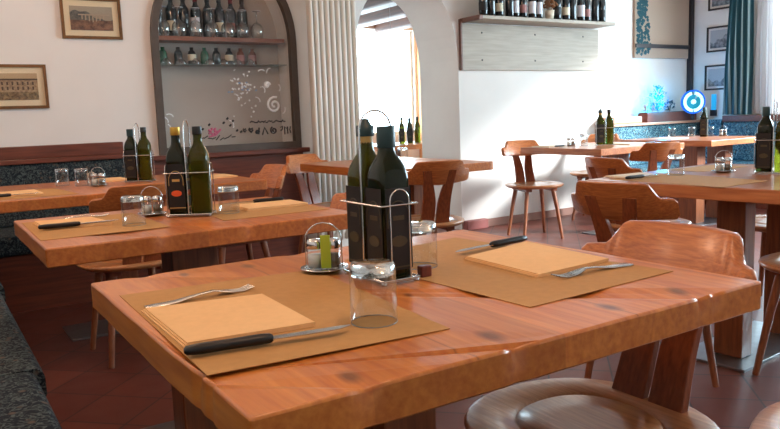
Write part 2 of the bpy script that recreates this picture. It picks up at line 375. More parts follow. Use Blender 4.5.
stroke(dm,[(2.44,1.0),(2.432,.975),(2.44,.95)],.003)
dm.build('dark_lettering',M_INK,niche)

# ------------------------------------------------------------------ pictures
def picture(name,lab,wall,u0,u1,z0,z1,framem,kind,group=None,fw=.018):
    # wall 'b': along x on the back wall, 'r': along y on the right wall
    o=thing(name,lab,'picture',(0,0,0),0,group)
    w,h=u1-u0,z1-z0
    if wall=='b': o.location=(u0,WY,z0)
    else: o.location=(WX,u1,z0); o.rotation_euler=(0,0,-pi/2)
    fr=MB()
    fr.box(0,w,-.02,-.001,0,fw); fr.box(0,w,-.02,-.001,h-fw,h); fr.box(0,fw,-.02,-.001,fw,h-fw); fr.box(w-fw,w,-.02,-.001,fw,h-fw)
    fr.build('frame',framem,o)
    MB().box(fw,w-fw,-.008,-.002,fw,h-fw).build('mount',M_MAT if kind!='grey' else M_WALL,o)
    m=.055 if kind!='grey' else .04; m=min(m,w*.16)
    x0,x1,a,b=m,w-m,m,h-m
    if kind=='viaduct':
        MB().box(x0,x1,-.010,-.008,a,b).build('print',plain('print_sky',(164,150,130),.4),o)
        hill=[(x0,a+.4*(b-a))]+[(x0+(x1-x0)*t,a+(b-a)*(.62+.2*sin(t*5+.5)+.05*sin(t*19))) for t in [k/16 for k in range(17)]]+[(x1,a+.4*(b-a))]
        MB().loft([[(x,-.012,z) for x,z in hill],[(x,-.010,z) for x,z in hill]],False,True).build('hills',printmat('print_hills',(74,74,72),(112,108,98),30),o)
        MB().box(x0,x1,-.0125,-.010,a,a+.42*(b-a)).build('ground',printmat('print_ground',(92,62,48),(140,100,76),40),o)
        v=MB(); v.box(x0+.05,x1-.02,-.015,-.0125,a+.62*(b-a),a+.67*(b-a))
        for k in range(7): xx=x0+.07+.022*k; v.box(xx,xx+.007,-.015,-.0125,a+.34*(b-a)+abs(k-3)*.006,a+.62*(b-a))
        v.build('viaduct',plain('print_stone',(176,158,136),.5),o)
    elif kind=='town':
        MB().box(x0,x1,-.010,-.008,a,b).build('print',plain('print_paper',(190,160,122),.4),o)
        t=MB(); t.box(x0,x1,-.012,-.010,a+.3*(b-a),a+.74*(b-a)); t.build('building_print',printmat('print_facade',(146,116,86),(178,148,112),60),o)
        t=MB(); 
        for k in range(9):
            for q in (0,1): t.box(x0+.014+k*.029,x0+.024+k*.029,-.0135,-.012,a+(b-a)*(.38+.18*q),a+(b-a)*(.5+.18*q))
        t.box(x0,x1,-.0135,-.012,a+.74*(b-a),a+.80*(b-a)); t.build('printed_windows',plain('print_brown',(88,64,46),.5),o)
        MB().box(x0,x1,-.0135,-.012,a,a+.3*(b-a)).build('foreground',printmat('print_trees',(96,74,48),(150,122,84),60),o)
    else:
        MB().box(x0,x1,-.010,-.008,a,b).build('print',plain('print_grey_sky',(176,180,186),.4),o)
        hill=[(x0,a)]+[(x0+(x1-x0)*t,a+(b-a)*(.5+.22*sin(t*4+z0*3)+.08*sin(t*23+z0))) for t in [k/16 for k in range(17)]]+[(x1,a)]
        MB().loft([[(x,-.012,z) for x,z in hill],[(x,-.010,z) for x,z in hill]],False,True).build('landscape_print',printmat('print_grey',(88,96,106),(150,158,166),25),o)
    MB().box(fw,w-fw,-.0175,-.0165,fw,h-fw).build('glazing',G_PANE,o)
    return o
picture('framed_picture','gold framed print of a stone viaduct under hills, high on the left wall','b',.862,1.236,1.622,1.885,M_FRAME,'viaduct')
picture('framed_picture','brown framed old photograph of a long building, left wall near its lower edge','b',.355,.744,1.180,1.455,M_FRAME,'town')
picture('framed_picture','topmost of three grey landscape prints beside the teal curtain','r',4.56,4.955,2.06,2.33,M_FRAMEB,'grey')
picture('framed_picture','middle of three grey landscape prints beside the teal curtain','r',4.56,4.965,1.615,1.885,M_FRAMEB,'grey')
picture('framed_picture','lowest of three grey landscape prints beside the teal curtain','r',4.56,4.98,1.205,1.475,M_FRAMEB,'grey')
# large wall mirror, reflected beige room and tree painted in, right of the overexposed wall
pnl=thing('wall_mirror','tall beige glossy wall mirror with dark crossbar and painted reflection of a teal tree in right corner','wall panel',(6.43,WY,1.565))
MB().box(0,.90,-.03,-.002,0,.95).build('panel',plain('beige_room_reflection',(176,152,134),.25),pnl)
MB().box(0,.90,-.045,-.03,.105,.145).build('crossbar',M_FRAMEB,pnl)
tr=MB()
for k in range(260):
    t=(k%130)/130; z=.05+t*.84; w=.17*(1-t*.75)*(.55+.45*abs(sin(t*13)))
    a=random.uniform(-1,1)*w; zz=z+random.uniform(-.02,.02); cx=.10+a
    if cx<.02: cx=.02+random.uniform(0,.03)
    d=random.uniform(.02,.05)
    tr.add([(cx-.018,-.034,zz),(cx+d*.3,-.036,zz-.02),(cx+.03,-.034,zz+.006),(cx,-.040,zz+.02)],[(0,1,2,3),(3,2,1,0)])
tr.build('tree_reflection',plain('reflected_foliage',(30,76,84),.7),pnl)

# ------------------------------------------------------------------ radiator
rad=thing('column_radiator','tall white column radiator with vertical tubes beside the arch','radiator',(2.535,0,0))
pit=.4/8.6
for i in range(9):
    m=MB(); x=.02+i*pit
    def sect(z,s=1): return [(x+.0155*s*math.copysign(abs(cos(t))**.6,cos(t)),4.99+.036*s*math.copysign(abs(sin(t))**.8,sin(t)),z) for t in [2*pi*k/14 for k in range(14)]]
    m.loft([sect(.10,.5),sect(.12,1),sect(2.2,1),sect(2.22,.5)],True,True)
    m.build('tube',M_RAD,rad)
m=MB(); 
for z in (.17,2.12): m.tube([(-.0,4.99,z),(.42,4.99,z)],.022,12)
m.build('manifold',M_RAD,rad)
m=MB(); 
for z in (.3,1.9): m.box(.18,.22,5.0,WY,z,z+.03)
m.box(.0,.04,4.98,5.0,0,.12); m.box(.37,.41,4.98,5.0,0,.12)
m.build('bracket',M_RAD,rad)
tag(MB().box(4.10,4.34,5.09,5.157,0.001,.085).build('door_stop_block',M_BOOTH,None,.005),'small red-brown block on floor at the foot of the white wall','block')

# ------------------------------------------------------------------ wine shelf
sh=thing('wine_shelf','grey wooden wall shelf with screwed back panel holding wine bottles','shelf',(0,0,0))
MB().box(4.12,5.87,WY-.025,WY-.001,1.43,1.835).build('back_panel',W_SHELF,sh,.002)
MB().box(4.105,4.12,WY-.035,WY-.001,1.43,1.87).build('side_trim',W_SHELFD,sh)
MB().box(4.16,5.83,4.90,WY-.001,1.845,1.875).build('shelf_board',W_SHELF,sh,.003)
MB().box(4.12,4.16,4.90,WY-.001,1.838,1.877).build('end_board',W_SHELFD,sh,.003)
for x in (4.35,5.0,5.65):
    for z in (1.52,1.76): MB().lathe([(0,0),(.009,.0),(.007,.004),(0,.005)],0,0,10,False).xf(Matrix.Translation((x,WY-.025,z))@Matrix.Rotation(pi/2,4,'X')).build('screw',M_DARK,sh)
def wine_bottle(labm,cap,glass=G_WINE,lab_h=(.07,.16)):
    o=thing('wine_bottle','x','bottle',group='wine bottles on the wall shelf')
    MB().lathe([(.0,0),(.034,0),(.038,.006),(.038,.19),(.034,.215),(.018,.24),(.0145,.26),(.0145,.30),(.016,.302),(.016,.308),(0,.308)],0,0,20,False).build('glass_body',glass,o)
    MB().lathe([(.0152,.262),(.0168,.263),(.0168,.310),(.0,.311)],0,0,16,False).build('capsule',cap,o)
    if labm:
        n=12; a0,a1=-pi/2-1.3-.55,-pi/2+1.3-.55
        m=MB(); A=[a0+(a1-a0)*k/n for k in range(n+1)]
        v=[(.0386*cos(a),.0386*sin(a),z) for z in lab_h for a in A]; m.add(v,[(k,k+1,n+2+k,n+1+k) for k in range(n)],True)
        m.build('paper_label',labm,o)
    return o
kinds=[(None,M_CAPBLK,'plain dark'),(M_LABW,M_CAPBLK,'dark with small cream label'),(M_LABP,M_CAPRED,'dark with rose label'),(M_LAB,M_CAPGOLD,'dark with black label'),(M_SPK,M_CAPRED,'dark with large white label')]
protos=[wine_bottle(a,b,G_WINE,(.045,.15) if i==4 else (.05,.12)) for i,(a,b,c) in enumerate(kinds)]
seq=[(4.235,3),(4.335,0),(4.43,1),(4.53,0),(4.615,4),(4.71,2),(4.80,4),(4.89,4),(5.135,3),(5.235,1),(5.34,0),(5.44,4),(5.535,2),(5.63,0),(5.735,3)]
names={0:'plain dark',1:'cream-labelled',2:'rose-labelled',3:'black-labelled',4:'white-labelled'}
ordn=['first','second','third','fourth','fifth','sixth','seventh','eighth','ninth','tenth','eleventh','twelfth','thirteenth','fourteenth','fifteenth']
used=set()
for i,(x,k) in enumerate(seq):
    lab=f'{names[k]} dark wine bottle, {ordn[i]} from the left along the wall shelf'
    yy=4.985+random.uniform(-.015,.015)
    if k not in used: o=protos[k]; used.add(k); o.location=(x,yy,1.8755); o['label']=lab
    else: o=dup(protos[k],(x,yy,1.8755),0,lab)
    o.rotation_euler=(0,0,R(-25))
pot=thing('dried_flower_pot','cream pot of brown dried flowers between the wine bottles on the shelf','pot',(5.015,4.97,1.8755))
MB().lathe([(0,0),(.036,0),(.046,.085),(.042,.085),(.034,.02),(0,.02)],0,0,20,False).build('pot',M_CREAM,pot)
m=MB()
for k in range(70):
    a=random.uniform(0,2*pi); b=random.uniform(.2,1.5); r=random.uniform(.03,.075); c=Vector((r*cos(a)*cos(b),r*sin(a)*cos(b),.105+r*sin(b)*1.1))
    s=random.uniform(.008,.015); m.add([c+Vector((s,0,0)),c+Vector((-s*.5,s,0)),c+Vector((-s*.5,-s,0)),c+Vector((0,0,s*1.4)),c-Vector((0,0,s))],[(0,1,3),(1,2,3),(2,0,3),(1,0,4),(2,1,4),(0,2,4)])
m.build('flower_heads',M_DRY,pot)
m=MB()
for k in range(9): a=k*.7; m.tube([(0.01*cos(a),.01*sin(a),.03),(.03*cos(a),.03*sin(a),.13)],.0015,5)
m.build('stems',M_DRY,pot)

# ------------------------------------------------------------------ tables
def tabletop(w,l,th,rc=.006,dips=(),seed=1,wob=.002):
    rnd=random.Random(seed); ph=[rnd.uniform(0,6.28) for _ in range(6)]
    P=[]     # perimeter ccw with outward normals
    def seg(x0,y0,x1,y1):
        L=math.hypot(x1-x0,y1-y0); n=max(2,int(L/.012)); nx,ny=(y1-y0)/L,-(x1-x0)/L
        for k in range(n): t=k/n; P.append((x0+(x1-x0)*t,y0+(y1-y0)*t,nx,ny))
    def arc(cx,cy,a0):
        for k in range(6): a=a0+pi/2*k/6; P.append((cx+rc*cos(a),cy+rc*sin(a),cos(a),sin(a)))
    seg(rc,0,w-rc,0); arc(w-rc,rc,-pi/2); seg(w,rc,w,l-rc); arc(w-rc,l-rc,0); seg(w-rc,l,rc,l); arc(rc,l-rc,pi/2); seg(0,l-rc,0,rc); arc(rc,rc,pi)
    def ring(inset,z,dz=1):
        out=[]
        for x,y,nx,ny in P:
            s=x*7+y*9; o=-wob*(.5+.35*sin(s+ph[0])+.25*sin(2.7*s+ph[1])+.15*sin(6.1*s+ph[2]))
            d=0
            for (dx,dy,dd,dw) in dips:
                q=math.hypot(x-dx,y-dy)/dw
                if q<2.5: d+=dd*math.exp(-q*q*2)
            k=o-inset-d*dz; out.append((x+nx*k,y+ny*k,z-(d*.7 if z>-.02 and dz else 0)*(1 if z<0 else .9)))
        return out
    m=MB()
    A_,B_,C_,D_,E_,F_=ring(.003,-th,.3),ring(0,-th+.003,.3),ring(0,-th*.5,.4),ring(0,-.004,1),ring(.0012,-.001,1),ring(.004,0,1)
    m.loft([A_,B_],True,False); m.loft([B_,C_,D_],True,False); m.loft([D_,E_,F_],True,False)
    r=ring(.004,0,1); m.add(r,[tuple(range(len(r)))]); r=ring(.003,-th,.3); m.add(r,[tuple(range(len(r)))[::-1]])
    return m
def table(label,x0,x1,y0,y1,mat,posts,plate,seed=1,dips=(),rc=.006,th=.050,group=None,H=.75,rz=0):
    o=thing('dining_table',label,'table',(x0,y0,0),rz,group)
    t=tabletop(x1-x0,y1-y0,th,rc,dips,seed).build('tabletop',mat,o,loc=(0,0,H))
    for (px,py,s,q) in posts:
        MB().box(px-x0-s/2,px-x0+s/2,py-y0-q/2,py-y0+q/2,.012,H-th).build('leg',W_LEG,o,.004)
    if plate:
        a,b,c,d=plate; MB().box(a-x0,b-x0,c-y0,d-y0,0,.012).build('base_plate',M_STEEL,o,.002)
    return o
dT1=[(.14,0,.008,.025),(.365,0,.013,.016),(.755,0,.013,.011),(.79,0,.012,.009),(0,.17,.010,.014),(0,.13,.009,.010),(.10,.80,.005,.03),(.43,.80,.005,.03)]
T1=table('nearest wooden table with carved wavy edge, two brown paper placemats','.') if False else table('nearest wooden table in front with knotted wavy edge and two brown placemats',.254,1.176,.672,1.480,W_T1,[(.405,1.12,.11,.24),(.67,1.12,.11,.24)],(.34,.75,.95,1.28),3,dT1)
T2=table('wooden table behind the nearest one, with paired oil bottles in the middle',.245,1.155,1.985,2.70,W_T,[(.715,2.34,.15,.13)],(.45,1.0,2.2,2.5),5,[(.3,0,.01,.03),(.55,0,.008,.02)])
T34=table('long wooden table at far left before the floral wall bench',.20,1.49,3.47,4.44,W_T,[(.84,3.95,.14,.13)],(.55,1.15,3.80,4.10),7)
T5=table('wooden table with rounded corners standing before the arch and radiator',2.18,2.99,3.42,4.55,W_T,[(2.58,3.72,.09,.10),(2.58,4.25,.09,.10)],(2.42,2.76,3.6,4.38),9,(),.05)
T7=table('wooden table set against the bright white wall under the wine shelf',4.25,5.25,3.70,4.56,W_TX,[(4.95,4.13,.14,.13)],(4.68,5.1,3.98,4.28),11)
T8=table('large wooden table at the right edge with tall square oil bottles',2.455,3.50,1.30,2.16,W_TX,[(2.815,1.685,.085,.12),(3.25,1.685,.085,.12)],(2.655,3.35,1.555,1.85),13,rz=R(5))
T9=table('bright window-lit table in the far right corner by the blue light',5.55,6.45,3.66,4.60,W_TX,[(5.76,3.98,.12,.18),(6.17,3.98,.12,.18)],(5.62,6.3,3.8,4.25),15)
T10=table('small reddish wooden table in the next room seen through the arch',3.95,5.3,6.25,7.0,W_T,[(4.32,6.6,.09,.12),(5.0,6.6,.09,.12)],(4.15,5.15,6.42,6.78),17)

# ------------------------------------------------------------------ chairs
def chair():
    o=thing('dining_chair','x','chair',group='alpine style wooden chairs')
    def out(s,z,t=0):
        pts=[]
        for k in range(40):
            a=2*pi*k/40; c,sn=cos(a),sin(a)
            x=.236*math.copysign(abs(c)**.86,c)*s; y=.224*math.copysign(abs(sn)**.86,sn)*s
            pts.append((x,y,z))
        return pts
    m=MB(); m.loft([out(.80,.418),out(.93,.424),out(.99,.436),out(1,.442),out(.985,.449),out(.965,.451),out(.60,.451),out(.590,.446),out(.565,.446),out(.555,.4505),out(.3,.447),out(.02,.446)],True,True)
    m.build('seat',W_CH,o)
    for s in (-1,1): MB().box(s*.11-.025,s*.11+.025,-.15,.15,.396,.42).build('seat_batten',W_CHD,o,.003)
    for sx in (-1,1):
        for sy in (-1,1):
            MB().tube([(sx*.115,sy*.115,.405),(sx*.138,sy*.140,.25),(sx*.168,sy*.172,.0)],.0195,10,r2=.0125).build('leg',W_LEGC,o)
    # stays: wide flat planks with a waisted inner edge
    for sx in (-1,1):
        prof=[]
        n=10
        rings=[]
        for k in range(n+1):
            t=k/n; z=.44+t*.31; y=-.175-.10*t
            xi=.006+.030*max(0,min(1,(t-.35)/.45))**1.5 - .010*max(0,(t-.85)/.15)
            xo=.088+.010*t-.012*sin(pi*t)
            a,b=sorted((sx*xi,sx*xo))
            rings.append([(a,y-.011,z),(b,y-.011,z),(b,y+.011,z),(a,y+.011,z)])
        MB().loft(rings,False,True).build('stay',W_CHD,o,.003)
    # curved backrest board with scooped ends
    rings=[]; n=44; Rb=.30; A=math.asin(.198/Rb)
    for k in range(n+1):
        t=-1+2*k/n; a=A*t; q=abs(t)
        s=max(0,min(1,(q-.60)/.18)); s=s*s*(3-2*s)
        zt=.803-.006*q*q-.048*s
        if q>.96: zt-=.010*((q-.96)/.04)**2
        zb=.668+.012*q+(.010*((q-.94)/.06)**2 if q>.94 else 0)
        rr=[]
        for (dr,z) in ((.013,zb+.004),(.013,zt-.005),(.008,zt),(-.008,zt),(-.013,zt-.005),(-.013,zb+.004),(-.008,zb),(.008,zb)):
            r_=Rb+dr; lean=(z-.735)*.35
            rr.append((r_*sin(a),-.272-lean+Rb-r_*cos(a),z))
        rings.append(rr)
    m=MB().loft(rings,True,True)
    ob=m.build('backrest',W_CHB,o); e=ob.modifiers.new('edges','EDGE_SPLIT'); e.split_angle=R(50)
    return o
c0=chair()
# (x, y, facing angle in degrees: direction the sitter looks, label)
CH=[(1.035,.93,180,'wooden chair tucked under the right end of the nearest table'),
    (2.23,1.70,8,'wooden chair at left end of the large right table, back before its corner'),
    (2.42,3.42,76,'wooden chair with its broad back in front of the table before the arch'),
    (4.29,4.44,-110,'wooden chair standing alone against the white wall left of its table'),
    (3.20,2.50,-8,'wooden chair behind the large right table, window light streaking its back'),
    (4.42,3.48,70,'wooden chair seen from behind near the far window-lit table'),
    (1.42,3.80,180,'wooden chair at right end of the long far-left table'),
    (2.37,4.47,-75,'wooden chair with white glare on its back beside the radiator'),
    (.78,3.44,92,'wooden chair backing onto the second table, left of its oil bottles'),
    (1.19,2.38,180,'wooden chair behind the second table, mostly hidden by the nearest bottles'),
    (5.42,4.78,205,'wooden chair in the corner behind the table under the wine shelf'),
    (2.82,1.365,90,'wooden chair with pale gleaming round seat under the right table near edge'),
    (3.62,2.02,180,'wooden chair with dark seat at the far right side of the right table'),
    (1.37,.53,200,'wooden chair whose seat corner shows at the bottom right edge')]
for i,(x,y,a,lab) in enumerate(CH):
    o=c0 if i==0 else dup(c0,(0,0,0),0,lab)
    o['label']=lab; o.location=(x,y,0); o.rotation_euler=(0,0,R(a-90))

# ------------------------------------------------------------------ benches
def cushion(x0,x1,y0,y1,z0,z1,r=.03,div=0,axis='y',mat=M_FLORAL):
    def sec(y,s=1,dz=0):
        pts=[(x0,z0),(x1-.01,z0),(x1,z0+.02)]
        for k in range(6): a=pi/2*k/5; pts.append((x1-r+r*cos(a),z1-r+r*sin(a)))
        pts+=[((x0+x1)/2,z1+.008*s),(x0,z1)]
        return [(x,y,z) for x,z in pts]
    return MB().loft([sec(y0,0),sec(y0+.03,1),sec(y1-.03,1),sec(y1,0)],True,True)
b=thing('side_bench','dark floral upholstered bench along the lower left edge beside the tables','bench',(0,0,0))
MB().box(XL+.01,.17,-.3,4.56,0,.36).build('base',W_REDF,b)
for ys in (-.3,.86,1.98,3.2): 
    ye={-.3:.85,.86:1.97,1.98:3.19,3.2:4.56}[ys]
    cushion(XL+.10,{-.3:.19,.86:.195,1.98:.215,3.2:.235}[ys],ys,ye,.36,.452).build('seat_cushion',M_FLORAL,b)
MB().box(XL+.005,XL+.09,-.3,4.56,.45,.86).build('back_cushion',M_FLORAL,b,.02)
MB().box(XL+.002,XL+.10,-.3,4.56,.86,.93).build('capping',W_RED,b,.005)
b=thing('wall_bench','floral upholstered bench with red wood capping below the left wall pictures','bench',(0,0,0))
MB().box(XL+.1,1.20,4.64,WY-.005,0,.33).build('base',W_REDF,b)
m=cushion(0,.42,0,1,.335,.45); m.xf(Matrix.Translation((0,5.02,0))@Matrix.Rotation(-pi/2,4,'Z')@Matrix.Diagonal((1,1,1,1)))
m=MB().box(XL+.1,1.20,4.60,5.06,.335,.45).build('seat_cushion',M_FLORAL,b,.025)
MB().box(XL+.1,1.20,5.07,WY-.005,.45,.835).build('back_cushion',M_FLORAL,b,.015)
MB().box(XL+.1,1.20,5.05,WY-.005,.835,.865).build('lower_capping',W_RED,b,.004)
MB().box(XL+.1,1.165,5.085,WY-.005,.865,.945).build('upper_capping',W_RED,b,.004)
b=thing('corner_bench','blue floral bench with pale wood capping in the far right corner','bench',(0,0,0))
MB().box(5.95,WX-.01,4.72,WY-.02,0,.34).build('base',W_REDF,b)
MB().box(5.95,WX-.01,4.70,5.05,.34,.45).build('seat_cushion',M_FLORALB,b,.02)
MB().box(5.93,WX-.01,5.00,WY-.02,.45,.86).build('back_cushion',M_FLORALB,b,.012)
MB().box(5.91,WX-.01,4.97,WY-.016,.86,.885).build('capping',W_PALE,b,.004)
MB().box(WX-.12,WX-.01,4.70,4.96,.46,.885).build('return_panel',M_FLORALB,b,.012)
MB().box(5.90,6.34,4.97,WY-.016,.886,.955).build('end_block',W_PALE,b,.012)
b=thing('window_bench','dark blue floral bench running under the right-hand window','bench',(0,0,0))
MB().box(7.0,WX-.01,-.5,4.68,0,.34).build('base',W_REDF,b)
MB().box(6.98,WX-.11,-.5,4.68,.34,.45).build('seat_cushion',M_FLORALB,b,.02)
MB().box(WX-.12,WX-.01,-.5,4.68,.45,.86).build('back_cushion',M_FLORALB,b,.012)
MB().box(WX-.14,WX-.005,-.5,4.68,.86,.925).build('capping',W_RED,b,.004)
pl=thing('planter_box','long red-brown planter box on the corner bench ledge','planter',(6.46,0,0))
MB().box(0,.84,5.0,5.12,.886,.985).build('box',M_TERRA,pl,.004)
MB().box(.01,.83,5.01,5.11,.985,.99).build('soil',M_DARK,pl)

# ------------------------------------------------------------------ corner decorations
def bush(label,name,x,y,z,w,h,n,mat,seed,cat='plant'):
    rnd=random.Random(seed); o=thing(name,label,cat,(x,y,z)); m=MB()
    for k in range(n):
        t=rnd.random(); a=rnd.uniform(0,2*pi); rr=w*rnd.random()**.5*(.5+.6*sin(pi*min(1,t+.15))); c=Vector((rr*cos(a),rr*.5*sin(a),h*t+.01)); s=rnd.uniform(.010,.022); d=Vector((cos(a),sin(a)*.5,rnd.uniform(.1,1))).normalized()*s*1.8; e=Vector((-sin(a),cos(a),0))*s*.6
        m.add([c,c+d*.5+e,c+d,c+d*.5-e],[(0,1,2,3)])
    m.build('leaves',mat,o); 
    s=MB()
    for k in range(6): a=k; s.tube([(0,0,0),(w*.3*cos(a),w*.2*sin(a),h*.6)],.003,5)
    s.build('stem',M_DRY,o); return o
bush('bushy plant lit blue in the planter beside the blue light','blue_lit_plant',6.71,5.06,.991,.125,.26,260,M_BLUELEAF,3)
bush('small white speckled plant left of the blue lit plant','speckled_plant',6.50,5.06,.991,.05,.14,60,M_SPK,4)
bush('low dark plant in the planter right of the blue lit plant','dark_plant',6.9,5.06,.991,.08,.10,60,plain('dark_teal_leaf',(36,66,76),.7),5)
rl=thing('ring_light','glowing white and blue ring light on the corner ledge','lamp',(7.13,4.93,1.085),R(-35))
def ringseg(r0,r1,a0,a1,y0,y1,n=28):
    A=[a0+(a1-a0)*k/n for k in range(n+1)]
    rings=[[(r0*cos(a),y0,r0*sin(a)),(r1*cos(a),y0,r1*sin(a)),(r1*cos(a),y1,r1*sin(a)),(r0*cos(a),y1,r0*sin(a))] for a in A]
    return MB().loft(rings,False,True)
rl.scale=(.86,.86,.86)
ringseg(.127,.150,R(62),R(62+300+56),-.02,.01,40).build('outer_rim',M_LEDB,rl)
ringseg(.090,.126,R(102),R(265),-.022,.01).build('lit_segment',M_LED,rl)
ringseg(.090,.126,R(-85),R(78),-.022,.01).build('lit_segment',M_LED,rl)
ringseg(.034,.088,R(70),R(405),-.022,.01,40).build('inner_ring',M_LEDC,rl)
MB().lathe([(0,0),(.028,0),(.028,.03),(0,.03)],0,0,20,False).xf(Matrix.Translation((0,-.0,0))@Matrix.Rotation(pi/2,4,'X')).build('centre_light',M_LED,rl)
MB().box(-.02,.02,-.0,.02,-.225,-.10).build('stand',M_DARK,rl)
ls=thing('blue_reflection','short upright blue reflection built as a glowing strip on the wall right of the ring light','lamp',(7.40,4.86,.99))
MB().box(-.012,.012,-.022,.022,0,.17).build('tube',plain('blue_reflection_glow',(60,170,220),.4,emit=(20,150,215),es=.9),ls)  # blue reflection shown as an emissive strip on an added base
MB().box(-.02,.012,-.03,.03,-.066,0).build('base',M_DARK,ls)

# curtains
def curtain(name,label,x,y0,y1,z0,z1,amp,waves,mat,flare=.04,th=.004):
    n=70; m=MB(); rings=[]
    for zi in range(9):
        t=zi/8; z=z0+(z1-z0)*t; a,b=y0-flare*.2*(1-t),y1+flare*(1-t); row=[]
        for k in range(n+1):
            s=k/n; row.append((x+amp*sin(2*pi*waves*s)+.012*sin(5*t+s*3),a+(b-a)*s,z))
        rings.append(row+[(p[0]+th,p[1],p[2]) for p in row[::-1]])
    m.loft(rings,True,True)
    return tag(m.build(name,mat,None),label,'curtain')
curtain('curtain','teal curtain with pale vertical stripes hanging beside the right window',7.27,4.36,4.60,.935,2.6,.022,4.5,stripes('teal_striped_cloth',(40,86,98),(140,166,170),15),.07)
def sheer():
    m=bpy.data.materials.new('sheer_white_voile'); m.use_nodes=True; nt=m.node_tree; nt.nodes.clear(); N_=nt.nodes.new
    o=N_('ShaderNodeOutputMaterial'); t=N_('ShaderNodeBsdfTransparent'); d=N_('ShaderNodeBsdfTranslucent'); d.inputs[0].default_value=(.85,.86,.88,1); e=N_('ShaderNodeBsdfDiffuse'); e.inputs[0].default_value=(.85,.86,.88,1)
    a=N_('ShaderNodeMixShader'); a.inputs[0].default_value=.5; b_=N_('ShaderNodeMixShader'); b_.inputs[0].default_value=.6
    nt.links.new(d.outputs[0],a.inputs[1]); nt.links.new(e.outputs[0],a.inputs[2]); nt.links.new(t.outputs[0],b_.inputs[1]); nt.links.new(a.outputs[0],b_.inputs[2]); nt.links.new(b_.outputs[0],o.inputs[0]); return m
curtain('sheer_curtain','white sheer curtain between the teal curtain and the bright window',7.34,4.05,4.36,.935,2.6,.015,5,sheer(),.0)
rod=tag(MB().tube([(7.33,-.7,2.60),(7.33,4.85,2.60)],.012,10).build('curtain_rod',M_STEEL),'steel curtain rod above the right window','curtain rod')

# ------------------------------------------------------------------ bottles, racks, cruets
ZT=.7505
def sqring(s,z,e=5.0,n=28): return [(s*math.copysign(abs(cos(t))**(2/e),cos(t)),s*math.copysign(abs(sin(t))**(2/e),sin(t)),z) for t in [2*pi*k/n+pi/4 for k in range(n)]]
def oil_bottle(glass,cap,kind):
    o=thing('oil_bottle','x','bottle')
    h=.031
    rg=[sqring(h*.9,0),sqring(h,.004),sqring(h,.178),sqring(h*.98,.188,4.5),sqring(h*.90,.201,3.6),sqring(h*.72,.214,2.8),sqring(h*.54,.224,2.2),sqring(.0150,.235,2),sqring(.0135,.25,2),sqring(.0135,.272,2),sqring(.012,.273,2)]
    MB().loft(rg,True,True).build('glass_body',glass,o)
    if kind=='tall':
        MB().lathe([(.0165,.236),(.017,.238),(.017,.272),(.0155,.2745),(0,.2745)],0,0,20,False).build('cap',cap,o)
    else:
        m=MB().lathe([(.0162,.256),(.0168,.257),(.0168,.276),(.011,.277),(.011,.281),(.0085,.282),(.0085,.288),(0,.289)] if kind=='foil' else [(.0150,.256),(.0155,.257),(.0155,.280),(.015,.282),(0,.282)],0,0,20,False); m.build('cap',cap,o)
        MB().lathe([(.0142,.240),(.0142,.258)],0,0,16,False).build('neck_foil',M_LABG if kind=='foil' else glass,o)
    for k in range(4):
        a=k*pi/2; M_=Matrix.Rotation(a,4,'Z')
        if kind=='plain' or (kind=='foil' and k==2): continue
        MB().box(-.026,.026,-h-.0008,-h-.0002,.018,.165).xf(M_).build('label',M_LAB,o)
        arch=[(.023*cos(t),.112+.030*sin(t)) for t in [pi*q/12 for q in range(13)]]
        g=MB().tube([(-.023,-h-.001,.095)]+[(x,-h-.001,z) for x,z in arch[::-1]]+[(.023,-h-.001,.095)],.0011,5)
        gm_=M_LABG if kind=='cap' else M_LABD
        MB().box(-.026,.026,-h-.0015,-h-.0008,.022,.0245).xf(M_).build('gold_line',gm_,o)
        MB().box(-.012,.012,-h-.0015,-h-.0008,.108,.116).xf(M_).build('gold_panel',gm_,o)
        g.xf(M_).build('gold_print',M_LABG if kind=='cap' else M_LABD,o)
        t=MB(); 
        t.loft([[(.017*cos(q),-h-.0008,.070+.010*sin(q)) for q in [2*pi*j/14 for j in range(14)]],[(.017*cos(q),-h-.0022,.070+.010*sin(q)) for q in [2*pi*j/14 for j in range(14)]]],False,True)
        t.xf(M_).build('oval_print',M_LABO if kind=='cap' else M_LABD,o)
    return o
def rack():
    o=thing('bottle_rack','x','rack')
    MB().box(-.038,.038,-.071,.071,0.003,.006).build('base_tray',M_CHROME,o,.001)
    def rect(z,hx=.039,hy=.072): return [(-hx,-hy,z),(hx,-hy,z),(hx,hy,z),(-hx,hy,z)]
    for z in (.008,.142):
        m=MB(); r=rect(z)
        for i in range(4): m.tube([r[i],r[(i+1)%4]],.0017,6)
        m.build('rail',M_CHROME,o)
    for s in (-1,1):
        y=s*.072; m=MB()
        m.tube([(-.02,y,.006),(-.02,y,.150)]+[(-.02*cos(pi*k/8),y,.150+.02*sin(pi*k/8)) for k in range(1,8)]+[(.02,y,.150),(.02,y,.006)],.0015,6)
        m.build('guard_wire',M_CHROME,o)
    hx=.0345
    MB().tube([(-hx,0,.006),(-hx,0,.275)]+[(-hx*cos(pi*k/12),0,.275+hx*sin(pi*k/12)) for k in range(1,12)]+[(hx,0,.275),(hx,0,.006)],.0022,8).build('handle',M_CHROME,o)
    for sx in (-1,1):
        for sy in (-1,1): MB().lathe([(0,0),(.005,0),(.005,.004),(0,.004)],sx*.034,sy*.067,8,False).build('foot',M_CHROME,o)
    return o
bA=oil_bottle(G_OLIVE,M_CAPTEAL,'foil'); bB=oil_bottle(G_DARK,M_CAPTEAL,'tall'); bC=oil_bottle(G_DARK,M_CAPGOLD,'cap'); bD=oil_bottle(G_OLIVE,M_CAPBLK,'plain')
rk=rack(); first={}
